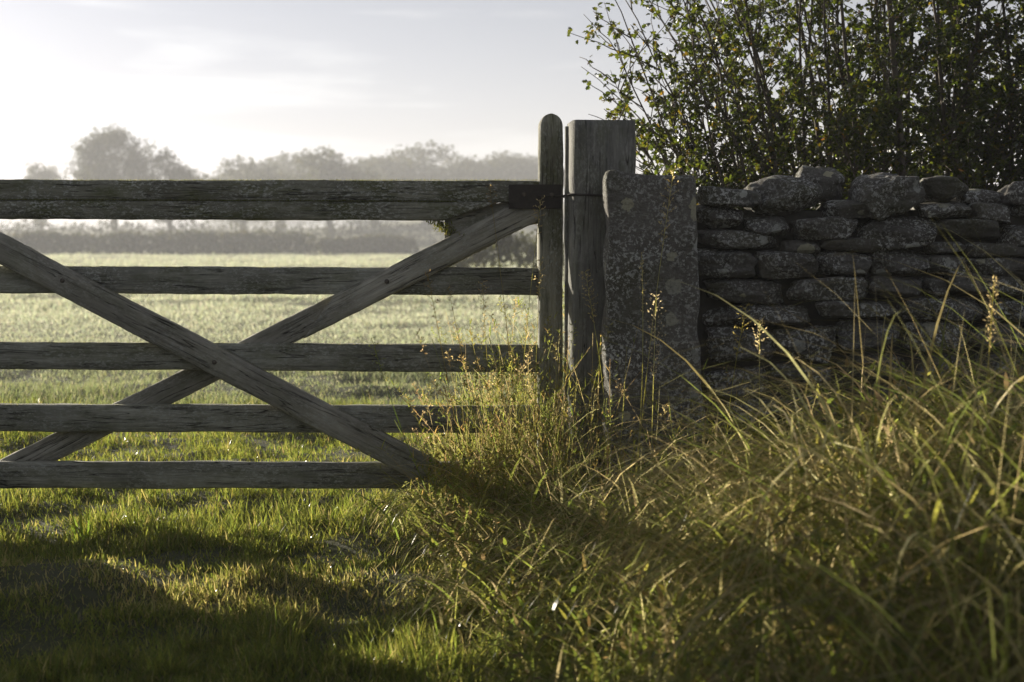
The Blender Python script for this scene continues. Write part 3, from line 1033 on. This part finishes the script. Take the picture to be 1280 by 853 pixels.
def grass_stem(base_px, tip_px, Y, bend, head_len, spread, n, label, dense=False, col=(0.28, 0.24, 0.15), r=0.0013):
    tip = at(tip_px[0], tip_px[1], Y)
    bx = at(base_px[0], 500, Y).x
    b = Vector((bx, Y + random.uniform(-.03, .03), float(H(bx, Y)) - 0.01))
    o = thing('seeding_grass', label, 'grass stem', b, 'tall seeding grasses in front of the gate and wall')
    P = []
    for i in range(15):
        t = i / 14
        p = b.lerp(tip, t) + Vector((bend * math.sin(math.pi * t) , 0.02 * math.sin(2 * t), 0))
        P.append(np.array(p - b))
    c = np.array(col)
    mb = MB(); mb.tube(P, np.linspace(r * 1.3, r * 0.6, 15), 5, c * np.array([0.9, 1.05, 0.9]))
    mb.build('stem', M_long, o)
    d = P[-1] - P[-4]; d /= np.linalg.norm(d)
    mb = MB(); panicle(mb, P[-1], d, head_len, spread, n, c, dense)
    mb.build('seed_head', M_long, o)
    return o


make_weeds()
grass_stem((790, 640), (843, 212), 4.62, -0.01, 0.26, 0.028, 24, 'tallest seeding grass, its open head against the top of the upright stone')
grass_stem((787, 640), (803, 318), 4.60, 0.02, 0.20, 0.006, 16, 'stiff narrow grass spike leaning across the middle of the upright stone', True)
grass_stem((812, 640), (821, 372), 4.50, 0.0, 0.26, 0.036, 46, 'bushy pale grass plume in front of the foot of the upright stone', True, (0.36, 0.31, 0.23))
grass_stem((640, 640), (676, 250), 5.10, -0.01, 0.14, 0.022, 18, 'seeding grass with its head against the latch stile below the iron strap', False, (0.28, 0.24, 0.16))
grass_stem((672, 640), (676, 325), 5.08, -.012, 0.15, 0.020, 18, 'seeding grass with a drooping head low against the latch stile', False, (0.28, 0.24, 0.16))
grass_stem((655, 640), (612, 234), 5.15, 0.01, 0.08, 0.018, 10, 'thin bent grass stem crossing the brace head and the end of the top rail', False, (0.16, 0.12, 0.07))
grass_stem((595, 640), (534, 342), 5.12, 0.0, 0.22, 0.022, 16, 'thin seeding grass with its tip over the second rail left of the stile', False, (0.17, 0.13, 0.075))
grass_stem((612, 640), (560, 360), 5.10, 0.01, 0.10, 0.012, 8, 'bare looking grass stem with its tip just below the second rail', False, (0.17, 0.13, 0.075))
grass_stem((630, 640), (603, 354), 5.10, -0.01, 0.15, 0.020, 18, 'seeding grass with a brown tuft at the lower edge of the second rail', False, (0.24, 0.20, 0.13))
grass_stem((765, 640), (732, 340), 4.80, 0.02, 0.18, 0.026, 24, 'seeding grass with an open head in front of the timber post', False, (0.26, 0.23, 0.14))
grass_stem((560, 640), (464, 424), 5.05, -0.02, 0.17, 0.020, 16, 'green leaning seeding grass with its head over the third rail', False, (0.14, 0.16, 0.05))
grass_stem((905, 700), (934, 384), 4.30, -0.015, 0.16, 0.024, 20, 'slim seeding grass in front of the wall beside the upright stone', False, (0.22, 0.19, 0.08))
grass_stem((950, 700), (951, 402), 4.20, 0.0, 0.13, 0.022, 26, 'short dense seed head in front of the wall, second from the upright stone', True, (0.30, 0.26, 0.18))
grass_stem((1240, 800), (1246, 352), 3.50, -0.01, 0.17, 0.016, 34, 'thick brown seed head rising in front of the wall at the far right', True, (0.27, 0.22, 0.14), 0.0017)


# ------------------------------------------------------------------ shrubs behind the wall
def leaf_shape(kind=0):
    """lobed leaf in the x-y plane, stalk at the origin, unit length; slightly folded"""
    if kind == 0:
        o = [(0, 0.0), (0.22, 0.10), (0.40, 0.34), (0.22, 0.42), (0.36, 0.66), (0.16, 0.72), (0.0, 1.0)]
    else:
        o = [(0, 0.0), (0.20, 0.15), (0.30, 0.40), (0.28, 0.62), (0.15, 0.85), (0.0, 1.0), (0.0, 1.0)]
        o = o[:6]
    right = o; left = [(-x, y) for x, y in o[1:-1]]
    n = len(o)
    V = [(x, y, abs(x) * 0.35 - 0.12 * y * y) for x, y in right + left]
    T = []
    for i in range(1, n - 1):
        if i + 1 <= n - 1: T.append((0, i, i + 1))
    L = [0] + list(range(n, n + len(left))) + [n - 1]
    for i in range(1, len(L) - 1):
        T.append((0, L[i + 1], L[i]))
    return np.array(V, float), np.array(T)


LV, LT = leaf_shape(0)


def rot_rand(n, droop=0.4):
    az = RNG.uniform(0, 2 * math.pi, n)
    el = RNG.normal(-droop, 0.55, n)
    ro = RNG.uniform(-1.2, 1.2, n)
    f = np.stack([np.cos(az) * np.cos(el), np.sin(az) * np.cos(el), np.sin(el)], -1)
    s = np.stack([-np.sin(az), np.cos(az), np.zeros(n)], -1)
    u = np.cross(s, f) * -1
    s2 = s * np.cos(ro)[:, None] + u * np.sin(ro)[:, None]
    u2 = np.cross(s2, f)
    return s2, f, u2


def leaves_mesh(mb, P, size, tint):
    n = len(P)
    s, f, u = rot_rand(n)
    V = P[:, None, :] + size[:, None, None] * (LV[None, :, 0:1] * s[:, None, :] + LV[None, :, 1:2] * f[:, None, :] + LV[None, :, 2:3] * u[:, None, :])
    k = len(LV)
    T = (LT[None] + (np.arange(n) * k)[:, None, None]).reshape(-1, 3)
    mb.add(V.reshape(-1, 3), None, T, np.repeat(tint, k, 0))


LEAFC = [(0.085, 0.115, 0.022), (0.13, 0.145, 0.026), (0.055, 0.075, 0.018), (0.24, 0.17, 0.03), (0.20, 0.10, 0.03)]
leaf_protos = []
for q in range(4):
    c = [(0.095, 0.125, 0.024), (0.13, 0.145, 0.03), (0.07, 0.09, 0.02), (0.22, 0.17, 0.03)][q]
    leaf_protos.append(mesh_np('leaf', LV, [LT], M_leaf, False, np.repeat(np.array([c]), len(LV), 0)))


def shrub(label, stems, twigs_per, leaf_density, single_leaves, wts, lsize=(0.017, 0.034)):
    bx = float(np.mean([s[0] for s in stems])); by = float(np.mean([s[1] for s in stems]))
    o = thing('hedge_shrub', label, 'shrub', (bx, by, float(H(bx, by))))
    org = np.array(o.location)
    tw = MB(); LP = []
    for (x, y, ax, ay, L, r) in stems:
        # ax, ay: sideways lean at the tip per unit height
        z0 = float(H(x, y)) - 0.02
        n = 14
        t = np.linspace(0, 1, n)
        wob = np.cumsum(RNG.normal(0, 0.022, (n, 2)), 0)
        lean = t ** 1.6
        P = np.stack([x + ax * L * lean + wob[:, 0] * t, y + ay * L * lean + wob[:, 1] * t, z0 + L * (t - 0.10 * (abs(ax) + abs(ay)) * t * t)], -1)
        R = r * (1 - 0.82 * t)
        m1 = MB(); m1.tube(P - org, R, 6)
        m1.build('stem', M_bark, o)
        D = np.gradient(P, axis=0); D /= np.linalg.norm(D, axis=1)[:, None]
        for k in range(twigs_per):
            tt = random.uniform(0.14, 0.97)
            p0 = np.array([np.interp(tt, t, P[:, c]) for c in range(3)])
            d0 = np.array([np.interp(tt, t, D[:, c]) for c in range(3)])
            a = random.uniform(0, 2 * math.pi)
            sd = np.array([math.cos(a), math.sin(a), random.uniform(-.1, .5)])
            dv = d0 * random.uniform(0.4, 0.9) + sd * random.uniform(0.5, 0.9)
            dv /= np.linalg.norm(dv)
            Lt = random.uniform(0.18, 0.6) * (1.15 - 0.6 * tt)
            m = 6
            s_ = np.linspace(0, 1, m)[:, None]
            bendv = np.array([random.uniform(-.15, .15), random.uniform(-.15, .15), random.uniform(-.25, .12)])
            Q_ = p0 + dv * Lt * s_ + bendv * Lt * s_ ** 2 + RNG.normal(0, 0.006, (m, 3)) * s_
            tw.tube(Q_ - org, np.linspace(0.0032, 0.0012, m), 4)
            nl = int(Lt * leaf_density)
            if nl > 0:
                nodes = RNG.uniform(0.15, 1.0, max(2, nl // 6))
                f = nodes[RNG.integers(0, len(nodes), nl)]
                pp = np.stack([np.interp(f, s_[:, 0], Q_[:, c]) for c in range(3)], -1)
                LP.append(pp + RNG.normal(0, 0.013, (nl, 3)))
    tag(tw.build('twigs', M_bark, o), kind='stuff')
    LP = np.vstack(LP)
    # the leaves at the open edge of the shrub are separate, the rest are one mass
    if single_leaves:
        order = np.argsort(LP[:, 0] + 0.15 * RNG.random(len(LP)))
        pick = order[:single_leaves]
        rest = order[single_leaves:]
        for q in pick:
            lf = obj('leaf', leaf_protos[random.choice((0, 0, 1, 1, 2, 3))], o)
            lf.location = Vector(LP[q] - org)
            lf.rotation_euler = (random.uniform(-1.2, 0.5), random.uniform(-.6, .6), random.uniform(0, 6.28))
            sc = random.uniform(*lsize) * 1.05
            lf.scale = (sc, sc, sc)
        LP = LP[rest]
    mb = MB()
    leaves_mesh(mb, LP - org, RNG.uniform(lsize[0], lsize[1], len(LP)), pal(len(LP), LEAFC, wts, 0.25))
    tag(mb.build('foliage', M_leaf, o, False), kind='stuff')
    return o


def px_x(px, Y): return (px - 640) / F * Y


R_ = random.Random(3)
stems = []
for (bpx, tpx, top) in ((925, 738, 3), (935, 765, 120), (945, 790, 175), (955, 790, 0), (960, 820, 60), (985, 830, -80), (975, 860, -20),
                        (1000, 880, -100), (1005, 905, -90), (950, 880, 110), (1020, 925, -140), (1010, 965, -120), (930, 800, 170), (900, 775, 60), (890, 800, 100), (945, 850, 30), (965, 900, 40), (925, 785, 140)):
    Y_ = R_.uniform(5.9, 6.5)
    x, z0 = px_x(bpx, Y_), 0.05
    T_ = at(tpx, top, Y_)
    L = (T_.z - z0) / 0.95
    stems.append((x, Y_, (T_.x - x) / L, R_.uniform(-.05, .1), L, R_.uniform(0.008, 0.014)))
shrub('loose hedge shrub with arching stems reaching left over the timber post', stems, 26, 62, 280, [4, 3, 4, 0.35, 0.03])
stems = []
for k in range(24):
    bpx = R_.uniform(985, 1150)
    Y_ = R_.uniform(6.1, 7.2)
    x = px_x(bpx, Y_)
    tpx = bpx - R_.uniform(40, 290) + R_.uniform(0, 130)
    L = R_.uniform(2.3, 3.1)
    stems.append((x, Y_, px_x(tpx, Y_) / L - x / L, R_.uniform(-.08, .08), L, R_.uniform(0.008, 0.020)))
for k in range(14):
    bpx = R_.uniform(880, 1160); Y_ = R_.uniform(5.9, 6.6)
    stems.append((px_x(bpx, Y_), Y_, R_.uniform(-.3, .1), R_.uniform(-.08, .08), R_.uniform(1.5, 1.9), R_.uniform(0.006, 0.010)))
shrub('tall many stemmed hedge shrub in the middle above the wall copes', stems, 30, 84, 0, [4, 3, 4, 0.35, 0.03])
stems = []
for k in range(30):
    bpx = R_.uniform(1090, 1560)
    Y_ = R_.uniform(5.8, 7.4)
    x = px_x(bpx, Y_)
    L = R_.uniform(2.2, 3.1)
    stems.append((x, Y_, R_.uniform(-.16, .12), R_.uniform(-.12, .08), L, R_.uniform(0.012, 0.026)))
for k in range(22):
    bpx = R_.uniform(1080, 1500); Y_ = R_.uniform(5.8, 6.6)
    stems.append((px_x(bpx, Y_), Y_, R_.uniform(-.2, .15), R_.uniform(-.08, .08), R_.uniform(1.5, 2.0), R_.uniform(0.006, 0.012)))
shrub('dense dark hedge shrub above the right hand end of the wall', stems, 44, 135, 0, [3, 2, 6, 0.2, 0.03])


# ------------------------------------------------------------------ far trees, hedges and the wood
def crown_mesh(name, clumps, nleaf, size, cols, seed, hollow=0.55):
    r = np.random.default_rng(seed)
    tot = sum(c[3] ** 2 for c in clumps)
    mb = MB()
    for (x, y, z, rad) in clumps:
        n = max(20, int(nleaf * rad * rad / tot))
        d = r.normal(0, 1, (n, 3)); d /= np.linalg.norm(d, axis=1)[:, None]
        rr_ = rad * (hollow + (1 - hollow) * r.random(n)) * (0.8 + 0.5 * vn(d[:, 0] * 2.5 + x, d[:, 1] * 2.5 + y, d[:, 2] * 2.5 + z, seed=seed % 50))
        P = np.array([x, y, z]) + d * rr_[:, None] * np.array([1, 1, 0.82])
        s = r.uniform(0.6, 1.4, n) * size
        a = r.normal(0, 1, (n, 3)); a /= np.linalg.norm(a, axis=1)[:, None]
        b = np.cross(a, r.normal(0, 1, (n, 3))); b /= np.linalg.norm(b, axis=1)[:, None]
        V = np.stack([P - a * s[:, None], P + b * s[:, None] * 0.6, P + a * s[:, None], P - b * s[:, None] * 0.6], 1).reshape(-1, 3)
        q = np.arange(n * 4).reshape(-1, 4)
        c = np.array(cols)[r.integers(0, len(cols), n)] * r.uniform(0.8, 1.2, (n, 1))
        mb.add(V, q, None, np.repeat(c, 4, 0))
    return mb


FARC = [(0.055, 0.07, 0.022), (0.075, 0.085, 0.025), (0.10, 0.09, 0.03)]


def make_tree(seed, h, spread, nclump, nleaf, open_=0.5, size=0.4):
    r = random.Random(seed)
    t = bpy.data.objects.new('far_tree', None)
    link(t)
    cl = []
    while len(cl) < nclump:
        u, v_, w_ = r.uniform(-1, 1), r.uniform(-1, 1), r.uniform(-1, 1)
        if not 0.25 < u * u + v_ * v_ + w_ * w_ < 1: continue
        cl.append((u * spread, v_ * spread, h * (0.60 + 0.29 * w_), r.uniform(0.5, 0.75) * h * open_ * 0.32))
    crown_mesh('crown', cl, nleaf, size, FARC, seed, 0.35).build('crown', M_far, t, False)
    mb = MB()
    mb.tube([(0, 0, -0.3), (0.1, 0, h * 0.12), (-.05, .1, h * 0.28), (0.1, 0, h * 0.5)], [h * .035, h * .027, h * .024, h * .012], 8)
    for (x, y, z, _) in cl[::2]:
        p0 = np.array([0, 0, h * r.uniform(0.2, 0.42)]); p1 = np.array([x, y, z])
        mid = (p0 + p1) / 2 + np.array([x * 0.12, y * 0.12, -0.03 * h])
        mb.tube([p0, mid, p1], [h * .013, h * .009, h * .004], 5)
    mb.build('trunk', M_tbark, t)
    return t


def copy_tree(o):
    c = o.copy(); COL.objects.link(c)
    for ch in o.children:
        d = ch.copy(); COL.objects.link(d); d.parent = c
    return c


TA = make_tree(4, 15.0, 4.2, 54, 14000, 0.52, 0.17)      # spreading, open crown
TB = make_tree(2, 10.0, 3.8, 24, 9000, 0.85, 0.17)      # rounded, dense
TC = make_tree(3, 10.0, 3.2, 20, 8000, 0.75, 0.17)
used = set()
placed = []


def put(proto, px, topy, Y, hgt, wide=1.0, rz=0.0, label=''):
    o = proto if id(proto) not in used else copy_tree(proto)
    used.add(id(proto))
    x = at(px, 288, Y).x
    z = at(px, topy, Y).z
    base = {id(TA): 15.0, id(TB): 9.3, id(TC): 9.3}[id(proto)]
    s = hgt / base
    o.location = (x, Y, z - hgt)
    gz = float(H(x, Y))
    # keep the foot in the ground
    s2 = (z - gz) / base
    o.location.z = gz
    o.scale = (s2 * wide, s2 * wide, s2)
    o.rotation_euler.z = rz
    return tag(o, label, 'tree', 'trees across the misty field')


put(TA, 143, 146, 215, 15, 1.0, 0.3, 'tall spreading tree standing out above the gate at the left, open crown')
put(TB, 212, 193, 210, 9, 0.9, 1.0, 'low rounded tree close on the right of the tall spreading tree')
put(TC, 52, 205, 260, 9, 0.8, 2.0, 'faint small tree alone left of the tall spreading tree')
put(TB, 305, 203, 240, 9, 1.45, 2.2, 'rounded misty tree left of the dark broad tree')
put(TB, 352, 198, 300, 9, 2.1, 4.0, 'pale faint tree behind the rounded trees, on the left of the wood')
put(TB, 412, 191, 225, 10, 1.5, 0.5, 'broad dark rounded tree in the middle of the tree line')
put(TC, 470, 200, 290, 9, 2.2, 3.0, 'pale tree between the dark broad tree and the highest crown of the wood')
put(TB, 533, 184, 270, 12, 1.75, 5.0, 'highest rounded crown of the wood above the gate brace')
put(TC, 585, 196, 280, 10, 2.1, 1.2, 'pale tree just right of the highest crown of the wood')
put(TB, 628, 194, 275, 10, 1.7, 2.9, 'pale rounded tree in the wood nearest the gate stile')
put(TC, 668, 197, 285, 10, 2.1, 4.4, 'faint tree of the wood partly behind the latch stile')
put(TB, 740, 198, 290, 10, 1.5, 0.2, 'faint tree of the wood behind the timber post')


def wood_mass():
    cl = []
    r = random.Random(9)
    for k in range(46):
        Y_ = r.uniform(560, 640)
        px = r.uniform(285, 760)
        x = px_x(px, Y_)
        g_ = float(H(x, Y_))
        topz = at(px, 205 + 6 * math.sin(px * 0.03), Y_).z
        hh = max(6.0, topz - g_)
        cl.append((x, Y_, g_ + hh * 0.62, hh * 0.40))
        cl.append((x + r.uniform(-5, 5), Y_ - 5, g_ + hh * 0.28, hh * 0.34))
    return tag(crown_mesh('wood', cl, 50000, 0.5, FARC, 77, 0.6).build('far_wood', M_far, None, False), 'far off wood fading into mist along the rise', 'wood', kind='stuff')


wood_mass()


def hedge(pxa, pxb, topy, Y, seed, label, n):
    r = random.Random(seed)
    xa, xb = px_x(pxa, Y), px_x(pxb, Y)
    cl = []
    k = int((xb - xa) / 0.9)
    for i in range(k + 1):
        x = xa + (xb - xa) * i / k
        g_ = float(H(x, Y))
        hh = (at(640, topy, Y).z - g_) * (0.8 + 0.28 * float(vn(np.array([i * 0.35]), np.array([seed * 1.0]), seed=4)[0]))
        cl.append((x, Y + r.uniform(-.4, .4), g_ + hh * 0.62, hh * 0.40))
        cl.append((x + 0.4, Y + r.uniform(-.4, .4), g_ + hh * 0.25, hh * 0.34))
    o = crown_mesh('hedge', cl, n, 0.24, FARC, seed, 0.5).build('field_hedge', M_far, None, False)
    return tag(o, label, 'hedge', 'hedges across the misty field')


hedge(-60, 384, 288, 150, 4, 'long grey hedge across the misty field at the left, seen under the top rail', 9000)
hedge(404, 512, 293, 152, 5, 'short grey hedge beyond the gap, just left of the gate brace', 3500)
hedge(-260, 640, 273, 208, 6, 'farther hedge raised to stand for the low mist band, behind the long grey hedge', 11000)  # stands in for a band of low mist, hiding the far trunks

# sunlit field shrub seen between brace and stile
sh = crown_mesh('c', [(0, 0, 0.9, .9), (1.1, .2, .8, .8), (-1.0, 0, .6, .7), (.4, -.3, 1.3, .6), (2.0, .3, .6, .7)], 2600, 0.09, [(0.12, 0.13, 0.035), (0.09, 0.10, 0.03)], 14, 0.3).build('field_shrub', M_far, None, False)
sh.location = (px_x(612, 46), 46, float(H(px_x(612, 46), 46)))
tag(sh, 'soft yellow green shrub out in the field between the brace and the latch stile', 'shrub')


# unseen bushes added behind the camera to darken the sides facing it
for k, (x, yy, lab) in enumerate(((-6.5, -2.6, 'unseen bush added behind the camera for shade, left of the others'), (-2.2, -3.2, 'unseen bush added behind the camera for shade, second from the left'),
                             (2.2, -3.0, 'unseen bush added behind the camera for shade, third from the left'), (6.6, -2.4, 'unseen bush added behind the camera for shade, right of the others'))):
    r = random.Random(40 + k)
    cl = [(r.uniform(-2, 2), r.uniform(-.6, .6), r.uniform(0.4, 2.2), r.uniform(0.7, 1.1)) for q in range(22)]
    o = crown_mesh('added_shade_bush', cl, 6000, 0.09, FARC, 60 + k, 0.5).build('added_shade_bush', M_far, None, False)
    o.location = (x, yy, 0)
    tag(o, lab, 'shrub', 'unseen bushes added for shade')


# pale frosted moss along the upper edges of the timbers
def fringe(parent, pts, n, hmax=0.006, spread=0.012, cols=((0.36, 0.37, 0.28), (0.22, 0.24, 0.09), (0.5, 0.5, 0.46))):
    r = np.array(pts, float)
    mbf = MB()
    u = RNG.random(n) * (len(r) - 1)
    k = np.minimum(u.astype(int), len(r) - 2); f = (u - k)[:, None]
    P = r[k] * (1 - f) + r[k + 1] * f
    P = P + np.stack([np.zeros(n), RNG.uniform(0, spread, n), np.zeros(n)], -1) - np.array(parent.location)
    P[:, 2] -= 0.0015
    mbf.add(*blades(P, RNG.uniform(.3, 1, n) * hmax, RNG.uniform(.0012, .0026, n), RNG.uniform(0, 6.28, n), RNG.uniform(0, 1.2, n), RNG.uniform(0, 1, n), pal(n, cols, [3, 2, 2]), RNG.uniform(-1, 1, n), 2))
    tag(mbf.build('moss_fringe', M_moss, parent, False), kind='stuff')


def edge(px0, py0, px1, py1, Yf):
    return [at(px0 + (px1 - px0) * q / 10, py0 + (py1 - py0) * q / 10, Yf) for q in range(11)]


fringe(gate, edge(-120, 225, 672, 225, GY - 0.02), 5200, 0.007, 0.05)
fringe(gate, edge(-120, 249.2, 572, 252.2, GY - 0.037), 7000, 0.010, 0.009, [(0.17, 0.20, 0.045), (0.24, 0.25, 0.09), (0.11, 0.13, 0.03)])
fringe(gate, edge(-120, 332, 672, 335.6, GY + .003), 2600, 0.004, 0.03)
fringe(gate, edge(-120, 427.2, 672, 431.7, GY + .003), 2400, 0.004, 0.03)
fringe(gate, edge(-120, 505.7, 600, 508, GY + .003), 1800, 0.004, 0.03)
fringe(gate, edge(-20, 281.5, 520, 562, GY - 0.04), 1200, 0.003, 0.03)

# moss cushion on the cut end of the top rail tongue
mb = MB()
c0 = at(553, 284, GY - 0.02)
n = 520
P = np.array(c0) + RNG.normal(0, 1, (n, 3)) * np.array([0.026, 0.010, 0.012]) + np.array([0, 0.01, 0])
P[:, 2] -= (P[:, 0] - c0.x) * 0.45
mb.add(*blades(P, RNG.uniform(.008, .018, n), RNG.uniform(.003, .006, n), RNG.uniform(0, 6.28, n), RNG.uniform(0, 1.6, n), RNG.uniform(0, 1, n), pal(n, [(0.22, 0.27, 0.05), (0.32, 0.31, 0.11), (0.13, 0.16, 0.04)], [2, 2, 1]), RNG.uniform(-1, 1, n), 2))
mb.V = [v - np.array(gate.location) for v in mb.V]
tag(mb.build('moss_cushion', M_moss, gate, False), kind='stuff')

# ------------------------------------------------------------------ mist
hz_bot = float(V[:, 2].min()) - 1.0
hz_top = 26.0
import bmesh
bm = bmesh.new()
bmesh.ops.create_cube(bm, size=1)
bmesh.ops.scale(bm, vec=(1840, 1400, hz_top - hz_bot), verts=bm.verts)
me = bpy.data.meshes.new('haze'); bm.to_mesh(me); bm.free()
m, t = new_mat('mist')
vol = t.n('ShaderNodeVolumePrincipled', {'Color': (0.93, 0.95, 1.0, 1), 'Density': 0.0016, 'Anisotropy': 0.1})
t.n('ShaderNodeOutputMaterial', {'Volume': vol})
me.materials.append(m)
hz = obj('haze', me, None, (0, 620, (hz_top + hz_bot) / 2))
tag(hz, 'thin morning mist lying over the fields', 'haze', kind='stuff')
